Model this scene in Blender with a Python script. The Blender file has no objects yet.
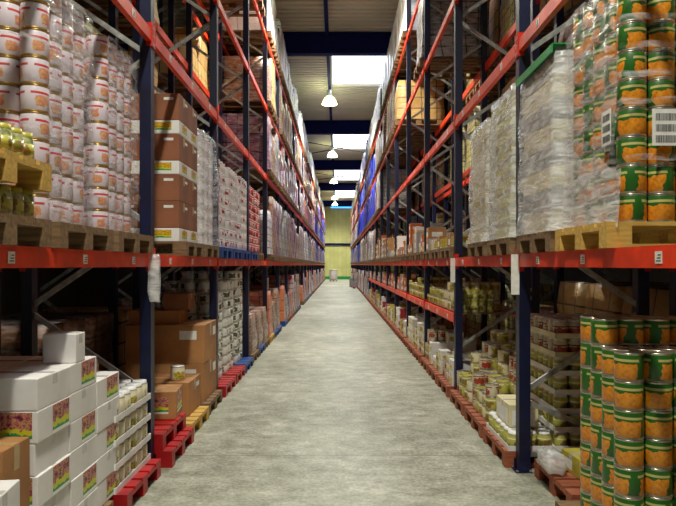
import bpy, bmesh, math, random
from mathutils import Vector, Matrix
R = random.Random(7)
scene = bpy.context.scene
COL = scene.collection
PI = math.pi

# ------------------------------------------------------------------ camera
EYE = 1.75
cd = bpy.data.cameras.new('camera'); cam = bpy.data.objects.new('camera', cd); COL.objects.link(cam)
cam.location = (0, 0, EYE); cam.rotation_euler = (PI / 2, 0, 0)
cd.sensor_width = 36.0; cd.lens = 610 / 676 * 36; cd.shift_y = 12.0 / 676; cd.shift_x = 0.0
cd.clip_start = 0.05; cd.clip_end = 200
cd.dof.use_dof = False
scene.camera = cam
# ------------------------------------------------------------------ light
w = bpy.data.worlds.new('world'); scene.world = w; w.use_nodes = True
w.node_tree.nodes['Background'].inputs[0].default_value = (0.55, 0.65, 0.8, 1)
w.node_tree.nodes['Background'].inputs[1].default_value = 0.1
LAMP_W = 1900.0          # high-bay lamp power
SKY_E = 4.0             # daylight coming through the rooflights
scene.view_settings.view_transform = 'Standard'
scene.view_settings.look = 'None'
scene.view_settings.exposure = 0.2
scene.view_settings.gamma = 1.0
scene.view_settings.use_curve_mapping = False

# ------------------------------------------------------------------ materials
def nodes(name):
    m = bpy.data.materials.new(name); m.use_nodes = True
    nt = m.node_tree; b = nt.nodes['Principled BSDF']
    return m, nt, b
def srgb(c):
    return tuple((x / 255 / 12.92 if x / 255 <= 0.04045 else ((x / 255 + 0.055) / 1.055) ** 2.4) for x in c) + (1,)
def ramp(nt, fac, stops, interp='LINEAR'):
    r = nt.nodes.new('ShaderNodeValToRGB'); r.color_ramp.interpolation = interp
    e = r.color_ramp.elements
    while len(e) < len(stops): e.new(0.5)
    for i, (p, c) in enumerate(stops): e[i].position = p; e[i].color = srgb(c)
    nt.links.new(fac, r.inputs[0]); return r.outputs[0]
def noise(nt, scale, detail=3, coord='Object', stretch=(1, 1, 1), rough=0.55):
    tc = nt.nodes.new('ShaderNodeTexCoord'); mp = nt.nodes.new('ShaderNodeMapping'); mp.inputs['Scale'].default_value = stretch
    n = nt.nodes.new('ShaderNodeTexNoise'); n.inputs['Scale'].default_value = scale; n.inputs['Detail'].default_value = detail
    n.inputs['Roughness'].default_value = rough
    nt.links.new(tc.outputs[coord], mp.inputs[0]); nt.links.new(mp.outputs[0], n.inputs[0]); return n.outputs[0]
def bump(nt, b, h, strength=0.3, dist=0.01):
    n = nt.nodes.new('ShaderNodeBump'); n.inputs['Strength'].default_value = strength; n.inputs['Distance'].default_value = dist
    nt.links.new(h, n.inputs['Height']); nt.links.new(n.outputs[0], b.inputs['Normal'])
def mathn(nt, op, a, b=None):
    n = nt.nodes.new('ShaderNodeMath'); n.operation = op
    for i, v in enumerate((a, b)):
        if v is None: continue
        if isinstance(v, (int, float)): n.inputs[i].default_value = v
        else: nt.links.new(v, n.inputs[i])
    return n.outputs[0]
def mixc(nt, f, a, b):
    n = nt.nodes.new('ShaderNodeMix'); n.data_type = 'RGBA'
    for k, v in ((0, f), (6, a), (7, b)):
        if isinstance(v, (int, float)): n.inputs[k].default_value = v
        elif isinstance(v, tuple): n.inputs[k].default_value = v
        else: nt.links.new(v, n.inputs[k])
    return n.outputs[2]
def simple(name, c, rough=0.5, metal=0.0, var=0.15, scale=8, coat=0.0, coord='Object'):
    m, nt, b = nodes(name)
    f = noise(nt, scale, 4, coord)
    lo = tuple(int(x * (1 - var)) for x in c); hi = tuple(min(255, int(x * (1 + var * 0.6))) for x in c)
    nt.links.new(ramp(nt, f, [(0.3, lo), (0.7, hi)]), b.inputs['Base Color'])
    b.inputs['Roughness'].default_value = rough; b.inputs['Metallic'].default_value = metal
    b.inputs['Coat Weight'].default_value = coat
    return m
def emit(name, c, s):
    m = bpy.data.materials.new(name); m.use_nodes = True; nt = m.node_tree; nt.nodes.clear()
    e = nt.nodes.new('ShaderNodeEmission'); e.inputs[0].default_value = srgb(c); e.inputs[1].default_value = s
    o = nt.nodes.new('ShaderNodeOutputMaterial'); nt.links.new(e.outputs[0], o.inputs[0]); return m
M = {}
M['beam'] = simple('beam_paint', (244, 62, 20), 0.42, 0, 0.16, 5, 0.05)
M['bracket'] = simple('bracket_paint', (196, 40, 20), 0.4, 0, 0.2, 9)
M['galv'] = simple('galvanised', (176, 178, 176), 0.42, 0.6, 0.25, 12)
M['paper'] = simple('paper', (236, 234, 228), 0.7, 0, 0.06, 20)
M['ink'] = simple('ink', (30, 30, 34), 0.7, 0, 0.1, 20)
M['red'] = simple('red_plastic', (172, 18, 24), 0.45, 0, 0.2, 6)
M['bluep'] = simple('blue_pallet_paint', (28, 70, 140), 0.5, 0, 0.25, 6)
M['navy'] = simple('navy_roof_steel', (14, 22, 84), 0.75, 0, 0.12, 0.6)
M['card'] = simple('cardboard', (176, 124, 76), 0.8, 0, 0.14, 3)
M['card2'] = simple('cardboard_dark', (142, 88, 60), 0.75, 0, 0.16, 3)
M['white'] = simple('white_carton', (232, 228, 226), 0.6, 0, 0.07, 3)
M['cream'] = simple('cream_carton', (226, 214, 170), 0.6, 0, 0.1, 3)
M['tape'] = simple('tape', (190, 160, 110), 0.3, 0, 0.1, 6, 0.3)
M['tapew'] = simple('tape_clear', (205, 202, 198), 0.25, 0, 0.1, 6, 0.3)
M['tin'] = simple('tinplate', (205, 196, 178), 0.28, 0.85, 0.2, 10)
M['gold'] = simple('gold_rim', (196, 160, 96), 0.3, 0.8, 0.2, 10)
M['whitelid'] = simple('white_lid', (235, 235, 235), 0.35, 0, 0.06, 10)
M['green'] = simple('green_plastic', (24, 150, 76), 0.45, 0, 0.15, 6)
M['yellid'] = simple('yellow_lid', (178, 168, 56), 0.4, 0, 0.1, 8)
M['black'] = simple('black_plastic', (24, 24, 28), 0.5, 0, 0.1, 8)
M['darkred'] = simple('dark_red_carton', (150, 34, 40), 0.55, 0, 0.2, 5)
M['yelbox'] = simple('yellow_carton', (190, 176, 60), 0.55, 0, 0.15, 5)
M['orbox'] = simple('orange_carton', (214, 110, 50), 0.55, 0, 0.15, 5)
M['greybox'] = simple('grey_carton', (150, 148, 150), 0.6, 0, 0.15, 5)
def wood(name, a, b_, rough=0.8):
    m, nt, b = nodes(name)
    f = noise(nt, 6, 5, 'Object', (1, 8, 8)); nt.links.new(ramp(nt, f, [(0.25, a), (0.75, b_)]), b.inputs['Base Color'])
    b.inputs['Roughness'].default_value = rough; bump(nt, b, f, 0.3, 0.004); return m
M['wood'] = wood('pallet_wood', (84, 62, 42), (152, 120, 82))
M['woodr'] = wood('pallet_wood_red', (116, 58, 36), (176, 100, 66))
M['woody'] = wood('pallet_wood_yellow', (178, 136, 58), (226, 186, 96))
# perforated dark blue upright
def m_upright():
    m, nt, b = nodes('upright_paint')
    tc = nt.nodes.new('ShaderNodeTexCoord'); sp = nt.nodes.new('ShaderNodeSeparateXYZ'); nt.links.new(tc.outputs['Object'], sp.inputs[0])
    fz = mathn(nt, 'FRACT', mathn(nt, 'MULTIPLY', sp.outputs[2], 1 / 0.075))
    dz = mathn(nt, 'ABSOLUTE', mathn(nt, 'SUBTRACT', fz, 0.5))
    ay = mathn(nt, 'ABSOLUTE', mathn(nt, 'SUBTRACT', mathn(nt, 'ABSOLUTE', sp.outputs[1]), 0.026))
    hole = mathn(nt, 'MULTIPLY', mathn(nt, 'LESS_THAN', dz, 0.24), mathn(nt, 'LESS_THAN', ay, 0.007))
    base = ramp(nt, noise(nt, 5, 4), [(0.3, (10, 14, 40)), (0.7, (17, 26, 66))])
    nt.links.new(mixc(nt, hole, base, srgb((6, 7, 12))), b.inputs['Base Color'])
    b.inputs['Roughness'].default_value = 0.42; return m
M['upright'] = m_upright()
def m_floor():
    m, nt, b = nodes('concrete')
    n1 = noise(nt, 0.55, 7, 'Object', (1, 0.55, 1), 0.65); n2 = noise(nt, 3.5, 9, 'Object', (1, 1.3, 1), 0.78); n3 = noise(nt, 34, 4)
    a = mathn(nt, 'MULTIPLY', n1, 0.34); c = mathn(nt, 'MULTIPLY', n2, 0.46); d = mathn(nt, 'MULTIPLY', n3, 0.20)
    f = mathn(nt, 'ADD', mathn(nt, 'ADD', a, c), d)
    col = ramp(nt, f, [(0.38, (98, 100, 84)), (0.45, (138, 139, 122)), (0.53, (172, 172, 156)), (0.61, (208, 207, 194))])
    tc = nt.nodes.new('ShaderNodeTexCoord'); sp = nt.nodes.new('ShaderNodeSeparateXYZ'); nt.links.new(tc.outputs['Object'], sp.inputs[0])
    j = mathn(nt, 'FRACT', mathn(nt, 'DIVIDE', sp.outputs[1], 5.6)); jl = mathn(nt, 'LESS_THAN', j, 0.0025)
    nt.links.new(mixc(nt, mathn(nt, 'MULTIPLY', jl, 0.45), col, srgb((80, 82, 74))), b.inputs['Base Color'])
    nt.links.new(mathn(nt, 'ADD', mathn(nt, 'MULTIPLY', n2, 0.4), 0.24), b.inputs['Roughness'])
    b.inputs['Specular IOR Level'].default_value = 0.35
    bump(nt, b, n2, 0.12, 0.004); return m
M['floor'] = m_floor()
M['navy'].node_tree.nodes['Principled BSDF'].inputs['Specular IOR Level'].default_value = 0.15
M['ceil'] = simple('roof_sheet', (206, 198, 180), 0.6, 0, 0.08, 0.5)
def m_wall():
    m, nt, b = nodes('wall_panel')
    tc = nt.nodes.new('ShaderNodeTexCoord'); sp = nt.nodes.new('ShaderNodeSeparateXYZ'); nt.links.new(tc.outputs['Object'], sp.inputs[0])
    j = mathn(nt, 'LESS_THAN', mathn(nt, 'FRACT', mathn(nt, 'DIVIDE', sp.outputs[0], 0.5)), 0.06)
    col = ramp(nt, noise(nt, 0.8, 4), [(0.3, (196, 196, 118)), (0.7, (222, 220, 146))])
    nt.links.new(mixc(nt, mathn(nt, 'MULTIPLY', j, 0.35), col, srgb((90, 92, 60))), b.inputs['Base Color']); b.inputs['Roughness'].default_value = 0.6
    return m
M['wall'] = m_wall()
M['sidewall'] = simple('side_wall', (84, 80, 72), 0.8, 0, 0.1, 0.5)
M['sky'] = emit('rooflight_daylight', (236, 244, 255), SKY_E)
M['lampglow'] = emit('lamp_glow', (244, 255, 196), 14.0)
M['farlight'] = emit('blue_daylight', (60, 150, 255), 2.6)
def theta_z(nt, n):
    tc = nt.nodes.new('ShaderNodeTexCoord'); sp = nt.nodes.new('ShaderNodeSeparateXYZ'); nt.links.new(tc.outputs['Object'], sp.inputs[0])
    th = mathn(nt, 'ARCTAN2', sp.outputs[1], sp.outputs[0])
    return mathn(nt, 'FRACT', mathn(nt, 'MULTIPLY', mathn(nt, 'ADD', th, PI), n / (2 * PI))), sp.outputs[2], sp
def can_label(name, h, band, patch, patch2, strip, n=2, lo=0.1, hi=0.66, coat=0.3, thr=0.33, rough=0.35, ns=34, wb=0.5):
    """printed can label: ground colour, a wobbly picture patch repeated n times round the can, a strip near the top"""
    m, nt, b = nodes(name)
    f, z, sp = theta_z(nt, n)
    nz = noise(nt, ns, 2); wob = mathn(nt, 'MULTIPLY', mathn(nt, 'SUBTRACT', nz, 0.5), wb)
    u = mathn(nt, 'ADD', mathn(nt, 'ABSOLUTE', mathn(nt, 'SUBTRACT', f, 0.5)), wob)
    v = mathn(nt, 'ADD', mathn(nt, 'DIVIDE', z, h), wob)
    inz = mathn(nt, 'MULTIPLY', mathn(nt, 'GREATER_THAN', v, lo), mathn(nt, 'LESS_THAN', v, hi))
    k = mathn(nt, 'MULTIPLY', inz, mathn(nt, 'LESS_THAN', u, thr))
    pc = ramp(nt, noise(nt, 60, 2), [(0.35, patch2), (0.62, patch)])
    base = mixc(nt, k, srgb(band), pc)
    st = mathn(nt, 'MULTIPLY', mathn(nt, 'GREATER_THAN', mathn(nt, 'DIVIDE', z, h), hi + 0.08), mathn(nt, 'LESS_THAN', mathn(nt, 'DIVIDE', z, h), hi + 0.17))
    st = mathn(nt, 'MULTIPLY', st, mathn(nt, 'LESS_THAN', u, 0.4))
    nt.links.new(mixc(nt, st, base, srgb(strip)), b.inputs['Base Color'])
    b.inputs['Roughness'].default_value = rough; b.inputs['Coat Weight'].default_value = coat; b.inputs['Coat Roughness'].default_value = 0.15
    return m
M['L_orange'] = can_label('orange_green_label', 0.156, (40, 96, 30), (228, 150, 38), (206, 118, 26), (186, 176, 110), 2, -0.2, 0.62, thr=0.34, ns=16, wb=0.35)
M['L_pail'] = can_label('pail_label', 0.155, (214, 202, 212), (206, 128, 112), (222, 176, 116), (190, 66, 66), 3, 0.22, 0.58, thr=0.2, ns=20, wb=0.35)
M['L_wg'] = can_label('white_green_label', 0.14, (232, 234, 228), (84, 104, 76), (60, 64, 58), (170, 176, 168), 2, 0.2, 0.72, thr=0.2, ns=16)
M['L_wr'] = can_label('white_red_label', 0.15, (236, 230, 230), (190, 40, 60), (150, 40, 60), (180, 150, 152), 2, 0.3, 0.66, thr=0.13, ns=18)
M['L_rw'] = can_label('red_white_label', 0.15, (190, 30, 40), (238, 228, 224), (224, 180, 170), (240, 232, 230), 2, 0.2, 0.6, thr=0.24)
M['L_yg'] = can_label('yellow_green_label', 0.12, (188, 184, 84), (112, 130, 44), (150, 70, 40), (232, 228, 196), 2, 0.2, 0.7, thr=0.24, ns=20)
M['L_red'] = can_label('red_food_label', 0.12, (206, 196, 168), (176, 44, 34), (150, 60, 30), (120, 30, 26), 2, 0.14, 0.7, thr=0.3)
M['L_sun'] = can_label('sunflower_label', 0.15, (228, 218, 186), (232, 186, 40), (60, 120, 50), (230, 226, 200), 2, 0.1, 0.6, thr=0.3)
def m_glass():
    m, nt, b = nodes('jar_contents')
    nt.links.new(ramp(nt, noise(nt, 40, 3), [(0.35, (120, 132, 84)), (0.65, (196, 196, 140))]), b.inputs['Base Color'])
    b.inputs['Roughness'].default_value = 0.1; b.inputs['Coat Weight'].default_value = 1.0; return m
M['jar'] = m_glass()
def m_pic(name, stops, sc=5.5, green=True):
    m, nt, b = nodes(name)
    tc = nt.nodes.new('ShaderNodeTexCoord'); sp = nt.nodes.new('ShaderNodeSeparateXYZ'); nt.links.new(tc.outputs['Generated'], sp.inputs[0])
    pic = ramp(nt, noise(nt, sc, 3, 'Generated'), stops)
    z = sp.outputs[2]; wob = mathn(nt, 'ADD', z, mathn(nt, 'MULTIPLY', mathn(nt, 'SUBTRACT', noise(nt, 5, 2, 'Generated'), 0.5), 0.5))
    c = mixc(nt, mathn(nt, 'LESS_THAN', wob, 0.42), pic, srgb((206, 206, 40)))
    c = mixc(nt, mathn(nt, 'LESS_THAN', wob, 0.25), c, srgb((40, 150, 90)))
    c = mixc(nt, mathn(nt, 'LESS_THAN', z, 0.12), c, srgb((236, 236, 226)))
    nt.links.new(c, b.inputs['Base Color']); b.inputs['Roughness'].default_value = 0.4; return m
M['pic'] = m_pic('printed_food_picture', [(0.35, (80, 24, 44)), (0.47, (180, 84, 100)), (0.55, (206, 160, 110)), (0.66, (110, 50, 44))])
M['pic2'] = m_pic('printed_fruit_picture', [(0.3, (170, 40, 40)), (0.5, (230, 190, 40)), (0.65, (150, 90, 40)), (0.75, (70, 130, 40))])
def m_film(name, opac, c=(226, 226, 232), diag=1.0):
    m = bpy.data.materials.new(name); m.use_nodes = True; nt = m.node_tree
    b = nt.nodes['Principled BSDF']; out = nt.nodes['Material Output']
    b.inputs['Base Color'].default_value = srgb(c); b.inputs['Roughness'].default_value = 0.16; b.inputs['Specular IOR Level'].default_value = 0.9
    tc = nt.nodes.new('ShaderNodeTexCoord'); mp = nt.nodes.new('ShaderNodeMapping'); mp.inputs['Rotation'].default_value = (0.6, 0.3, 0.2); mp.inputs['Scale'].default_value = (1, 1, 4)
    n = nt.nodes.new('ShaderNodeTexNoise'); n.inputs['Scale'].default_value = 5 * diag; n.inputs['Detail'].default_value = 5; n.inputs['Distortion'].default_value = 0.8
    nt.links.new(tc.outputs['Object'], mp.inputs[0]); nt.links.new(mp.outputs[0], n.inputs[0])
    bump(nt, b, n.outputs[0], 0.45, 0.03)
    t = nt.nodes.new('ShaderNodeBsdfTransparent'); mx = nt.nodes.new('ShaderNodeMixShader')
    mr = nt.nodes.new('ShaderNodeMapRange'); mr.inputs[1].default_value = 0.35; mr.inputs[2].default_value = 0.7
    mr.inputs[3].default_value = max(0, opac - 0.25); mr.inputs[4].default_value = min(1, opac + 0.3)
    nt.links.new(n.outputs[0], mr.inputs[0]); nt.links.new(mr.outputs[0], mx.inputs[0])
    nt.links.new(t.outputs[0], mx.inputs[1]); nt.links.new(b.outputs[0], mx.inputs[2]); nt.links.new(mx.outputs[0], out.inputs[0])
    return m
M['film'] = m_film('stretch_film', 0.25)
M['filmd'] = m_film('stretch_film_dense', 0.52, (236, 236, 236))
M['filmw'] = m_film('stretch_film_band', 0.2, (240, 240, 244))
def m_goods(name, c1, c2, mort, bw=0.3, bh=0.16, white=0.3):
    """goods seen through several turns of film, as rows of packs"""
    m, nt, b = nodes(name)
    tc = nt.nodes.new('ShaderNodeTexCoord'); sp = nt.nodes.new('ShaderNodeSeparateXYZ'); nt.links.new(tc.outputs['Object'], sp.inputs[0])
    cb = nt.nodes.new('ShaderNodeCombineXYZ'); nt.links.new(mathn(nt, 'ADD', sp.outputs[0], sp.outputs[1]), cb.inputs[0]); nt.links.new(sp.outputs[2], cb.inputs[1])
    br = nt.nodes.new('ShaderNodeTexBrick'); br.inputs['Scale'].default_value = 1.0; br.inputs['Brick Width'].default_value = bw; br.inputs['Row Height'].default_value = bh
    br.inputs['Mortar Size'].default_value = 0.012; br.offset = 0.0
    br.inputs['Color1'].default_value = srgb(c1); br.inputs['Color2'].default_value = srgb(c2); br.inputs['Mortar'].default_value = srgb(mort)
    nt.links.new(cb.outputs[0], br.inputs[0])
    n = noise(nt, 7, 5, 'Object', (1, 1, 3)); k = mathn(nt, 'MULTIPLY', mathn(nt, 'MINIMUM', mathn(nt, 'MAXIMUM', mathn(nt, 'MULTIPLY', mathn(nt, 'SUBTRACT', n, 0.42), 4.0), 0.0), 1.0), white)
    nt.links.new(mixc(nt, k, br.outputs[0], srgb((236, 236, 242))), b.inputs['Base Color'])
    b.inputs['Roughness'].default_value = 0.36; b.inputs['Coat Weight'].default_value = 0.15
    bump(nt, b, n, 0.5, 0.03); return m
M['g_white'] = m_goods('goods_white', (226, 224, 228), (190, 188, 196), (110, 106, 110), 0.2, 0.15, 0.6)
M['g_brown'] = m_goods('goods_brown', (150, 104, 70), (120, 80, 54), (60, 40, 30), 0.4, 0.25, 0.35)
M['g_red'] = m_goods('goods_red', (176, 40, 50), (216, 200, 200), (60, 20, 24), 0.2, 0.16, 0.3)
M['g_blue'] = m_goods('goods_blue', (10, 46, 190), (8, 38, 168), (6, 24, 110), 0.6, 0.5, 0.0)
M['g_blue'].node_tree.nodes['Principled BSDF'].inputs['Coat Weight'].default_value = 0.05
M['g_blue'].node_tree.nodes['Principled BSDF'].inputs['Roughness'].default_value = 0.5
M['g_orange'] = m_goods('goods_orange', (206, 112, 60), (190, 96, 50), (110, 56, 30), 0.4, 0.3, 0.2)
M['g_tan'] = m_goods('goods_tan', (206, 168, 98), (186, 142, 80), (90, 64, 36), 0.38, 0.28, 0.1)
M['g_yellow'] = m_goods('goods_yellow', (196, 186, 70), (150, 140, 80), (70, 64, 30), 0.16, 0.14, 0.35)
M['g_purple'] = m_goods('goods_purple', (110, 60, 92), (160, 110, 120), (40, 24, 40), 0.25, 0.2, 0.3)
M['g_white2'] = m_goods('goods_milky', (238, 238, 240), (226, 226, 230), (190, 190, 196), 0.5, 0.4, 0.5)
M['g_grey'] = m_goods('goods_grey', (120, 116, 116), (160, 152, 144), (40, 38, 40), 0.22, 0.2, 0.35)

# ------------------------------------------------------------------ mesh building
class MB:
    def __init__(s): s.v = []; s.f = []; s.m = []; s.sm = []; s.mats = []
    def mi(s, mat):
        if mat not in s.mats: s.mats.append(mat)
        return s.mats.index(mat)
    def box(s, x0, x1, y0, y1, z0, z1, mat, Mx=None):
        n = len(s.v); k = s.mi(mat)
        P = [(x, y, z) for z in (z0, z1) for y in (y0, y1) for x in (x0, x1)]
        if Mx is not None: P = [tuple(Mx @ Vector(p)) for p in P]
        s.v += P
        for q in ((0, 2, 3, 1), (4, 5, 7, 6), (0, 1, 5, 4), (2, 6, 7, 3), (0, 4, 6, 2), (1, 3, 7, 5)):
            s.f.append(tuple(n + i for i in q)); s.m.append(k); s.sm.append(False)
    def cbox(s, x0, x1, y0, y1, z0, z1, mat, c=0.006):
        """box with chamfered edges"""
        bm = bmesh.new(); bmesh.ops.create_cube(bm, size=1)
        for v in bm.verts: v.co = Vector(((x0 + x1) / 2 + v.co.x * (x1 - x0), (y0 + y1) / 2 + v.co.y * (y1 - y0), (z0 + z1) / 2 + v.co.z * (z1 - z0)))
        bmesh.ops.bevel(bm, geom=bm.edges[:], offset=c, segments=2, affect='EDGES', profile=0.6)
        s.bm(bm, mat); bm.free()
    def bm(s, bm, mat, smooth=False):
        n = len(s.v); k = s.mi(mat); bm.verts.index_update()
        s.v += [tuple(v.co) for v in bm.verts]
        for f in bm.faces: s.f.append(tuple(n + v.index for v in f.verts)); s.m.append(k); s.sm.append(smooth)
    def lathe(s, prof, seg, mat, cx=0, cy=0, smooth=True, mats=None):
        """prof: [(r,z)...]; closes at r=0"""
        n = len(s.v)
        for r, z in prof:
            for i in range(seg):
                a = 2 * PI * i / seg; s.v.append((cx + r * math.cos(a), cy + r * math.sin(a), z))
        for j in range(len(prof) - 1):
            k = s.mi(mats[j] if mats else mat)
            for i in range(seg):
                a, b = n + j * seg + i, n + j * seg + (i + 1) % seg
                s.f.append((a, b, b + seg, a + seg)); s.m.append(k); s.sm.append(smooth)
    def bar(s, p, q, wd, dp, mat):
        """rectangular bar p->q"""
        p, q = Vector(p), Vector(q); d = q - p; L = d.length
        rot = d.to_track_quat('X', 'Z').to_matrix().to_4x4()
        s.box(0, L, -wd / 2, wd / 2, -dp / 2, dp / 2, mat, Matrix.Translation(p) @ rot)
    def tube(s, pts, r, mat, seg=8):
        for p, q in zip(pts, pts[1:]):
            p, q = Vector(p), Vector(q); d = q - p
            rot = Matrix.Translation(p) @ d.to_track_quat('Z', 'X').to_matrix().to_4x4(); n = len(s.v); k = s.mi(mat)
            for z in (0, d.length):
                for i in range(seg):
                    a = 2 * PI * i / seg; s.v.append(tuple(rot @ Vector((r * math.cos(a), r * math.sin(a), z))))
            for i in range(seg): s.f.append((n + i, n + (i + 1) % seg, n + seg + (i + 1) % seg, n + seg + i)); s.m.append(k); s.sm.append(True)
            s.f.append(tuple(n + i for i in reversed(range(seg)))); s.m.append(k); s.sm.append(False)
            s.f.append(tuple(n + seg + i for i in range(seg))); s.m.append(k); s.sm.append(False)
    def mesh(s, name):
        me = bpy.data.meshes.new(name); me.from_pydata(s.v, [], s.f)
        for mt in s.mats: me.materials.append(mt)
        me.polygons.foreach_set('material_index', s.m); me.polygons.foreach_set('use_smooth', s.sm); me.update(); return me

def link(name, data, parent=None, loc=None, rz=0.0):
    o = bpy.data.objects.new(name, data); COL.objects.link(o)
    if parent is not None: o.parent = parent
    if loc is not None: o.location = loc
    if rz: o.rotation_euler[2] = rz
    return o
def tag(o, label=None, cat=None, group=None, kind=None):
    if label: o['label'] = label
    if cat: o['category'] = cat
    if group: o['group'] = group
    if kind: o['kind'] = kind
    return o
ORD = ['zeroth', 'first', 'second', 'third', 'fourth', 'fifth', 'sixth', 'seventh', 'eighth', 'ninth', 'tenth', 'eleventh', 'twelfth', 'thirteenth', 'fourteenth', 'fifteenth',
       'sixteenth', 'seventeenth', 'eighteenth', 'nineteenth', 'twentieth', 'twenty-first', 'twenty-second', 'twenty-third', 'twenty-fourth', 'twenty-fifth', 'twenty-sixth']
SIDE = {-1: 'left', 1: 'right'}
W = {-1: 1.58, 1: 1.53}
# a kind: list of protos. proto = (root mesh or None, [(part name, mesh, [(sub name, mesh)])])
KIND = {}     # kind name -> list of placements
def put(kind, proto, loc, rz, label, cat, group, simple_proto=None):
    KIND.setdefault(kind, []).append((Vector(loc), rz, proto, simple_proto, label, cat, group))
def build(proto, name, loc, rz, label, cat, group, kind=None):
    rm, parts = proto
    o = link(name, rm, None, loc, rz); tag(o, label, cat, group, kind)
    for pn, pm, subs in parts:
        c = link(pn, pm, o)
        for sn, smesh in subs: link(sn, smesh, c)
    return o
def proto_meshes(proto):
    out = [proto[0]] if proto[0] else []
    for _, pm, subs in proto[1]:
        out.append(pm); out += [x[1] for x in subs]
    return out
def flush(limit=300, part_dist=14.0):
    for kind, lst in KIND.items():
        lst.sort(key=lambda p: (p[0] - cam.location).length)
        for p in lst[:limit]:
            loc, rz, proto, sp, label, cat, group = p
            if sp is not None and (loc - cam.location).length > part_dist: proto = sp
            build(proto, kind, loc, rz, label, cat, group, 'thing')
        rest = lst[limit:]
        if rest:
            mb = MB()
            for loc, rz, proto, sp, *_ in rest:
                Mx = Matrix.Translation(loc) @ Matrix.Rotation(rz, 4, 'Z')
                for me in proto_meshes(sp or proto):
                    n = len(mb.v); mb.v += [tuple(Mx @ v.co) for v in me.vertices]
                    ks = [mb.mi(mt) for mt in me.materials]
                    for f in me.polygons: mb.f.append(tuple(n + i for i in f.vertices)); mb.m.append(ks[f.material_index]); mb.sm.append(f.use_smooth)
            o = link(kind + '_mass', mb.mesh(kind + '_mass'))
            tag(o, 'distant mass of %ss far down the racks, each too small to tell apart' % kind.replace('_', ' '), rest[0][5], None, 'stuff')

# ------------------------------------------------------------------ building shell
CEIL = 9.5; YB = 75.0; YF = -9.0; XW = 8.2
mb = MB(); mb.box(-XW, XW, YF, YB, -0.2, 0, M['floor']); tag(link('floor', mb.mesh('floor')), 'worn grey concrete warehouse floor of the aisle', None, None, 'structure')
# rooflights: gaps in the roof sheet
SKYS = [(-6.5, -2.0, -0.3, 2.0), (7.0, 12.4, -0.3, 2.0), (20.6, 26.2, -0.22, 2.05), (34.5, 40.6, -0.3, 1.95), (48.0, 55.4, -0.3, 2.0), (61.0, 70.0, -0.3, 2.0)]
mb = MB(); per = 0.3; y = YF
def in_sky(ya):
    for (a, b, x0, x1) in SKYS:
        if a - 1e-6 <= ya < b - 1e-6: return (x0, x1)
    return None
SK = []
for (a, b, x0, x1) in SKYS:
    a2 = YF + round((a - YF) / per) * per; b2 = YF + round((b - YF) / per) * per; SK.append((a2, b2, x0, x1))
SKYS = SK
while y < YB - 1e-6:
    g = in_sky(y + 0.01)
    spans = [(-XW, XW)] if g is None else [(-XW, g[0]), (g[1], XW)]
    for x0, x1 in spans:
        mb.box(x0, x1, y, y + per * 0.55, CEIL, CEIL + 0.06, M['ceil'])
        mb.box(x0, x1, y + per * 0.55, y + per, CEIL - 0.045, CEIL + 0.06, M['ceil'])
    y += per
tag(link('ceiling', mb.mesh('ceiling')), 'ribbed grey metal roof sheeting high above the aisle', None, None, 'structure')
for i, (a, b, x0, x1) in enumerate(SKYS):
    mb = MB(); mb.box(x0, x1, a, b, CEIL + 0.0, CEIL + 0.02, M['sky'])
    o = link('window_%d' % (i + 1), mb.mesh('rooflight'))
    tag(o, 'bright rectangular rooflight, %s along the roof' % ORD[i + 1], 'window', None, 'structure')
    mb = MB()
    for q in ((x0 - 0.05, x0, a, b), (x1, x1 + 0.05, a, b), (x0 - 0.05, x1 + 0.05, a - 0.05, a), (x0 - 0.05, x1 + 0.05, b, b + 0.05)):
        mb.box(*q, CEIL - 0.07, CEIL - 0.045, M['ceil'])
    link('window_frame', mb.mesh('window_frame'), o)
mb = MB(); mb.box(-XW, XW, YB, YB + 0.2, 0, CEIL + 0.1, M['wall']); o = tag(link('wall_far', mb.mesh('wall_far')), 'yellow green panelled end wall of the aisle', None, None, 'structure')
mb = MB(); mb.box(-XW, XW, YB - 0.25, YB - 0.001, 4.2, 4.42, M['navy']); tag(link('trim_1', mb.mesh('trim')), 'dark horizontal rail across the end wall', None, None, 'structure')
mb = MB(); mb.box(-XW, XW, YB - 0.06, YB - 0.001, 0.0, 0.35, M['green']); tag(link('baseboard_far', mb.mesh('baseboard')), 'dark green base strip along the end wall', None, None, 'structure')
for nm, x0, x1 in (('left', -XW - 0.2, -XW), ('right', XW, XW + 0.2)):
    mb = MB(); mb.box(x0, x1, YF, YB, 0, CEIL + 0.1, M['sidewall']); tag(link('wall_' + nm, mb.mesh('wall')), 'plain grey side wall beyond the %s racks' % nm, None, None, 'structure')
mb = MB(); mb.box(-XW, XW, YF - 0.2, YF, 0, CEIL + 0.1, M['sidewall']); tag(link('wall_back', mb.mesh('wall')), 'plain grey wall closing the hall', None, None, 'structure')
# blue glazed strip high on the end wall
mb = MB(); mb.box(-0.9, 3.0, YB - 0.04, YB - 0.002, 8.75, 9.35, M['farlight']); tag(link('window_7', mb.mesh('window')), 'blue tinted high window strip in the end wall', 'window', None, 'structure')
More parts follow.
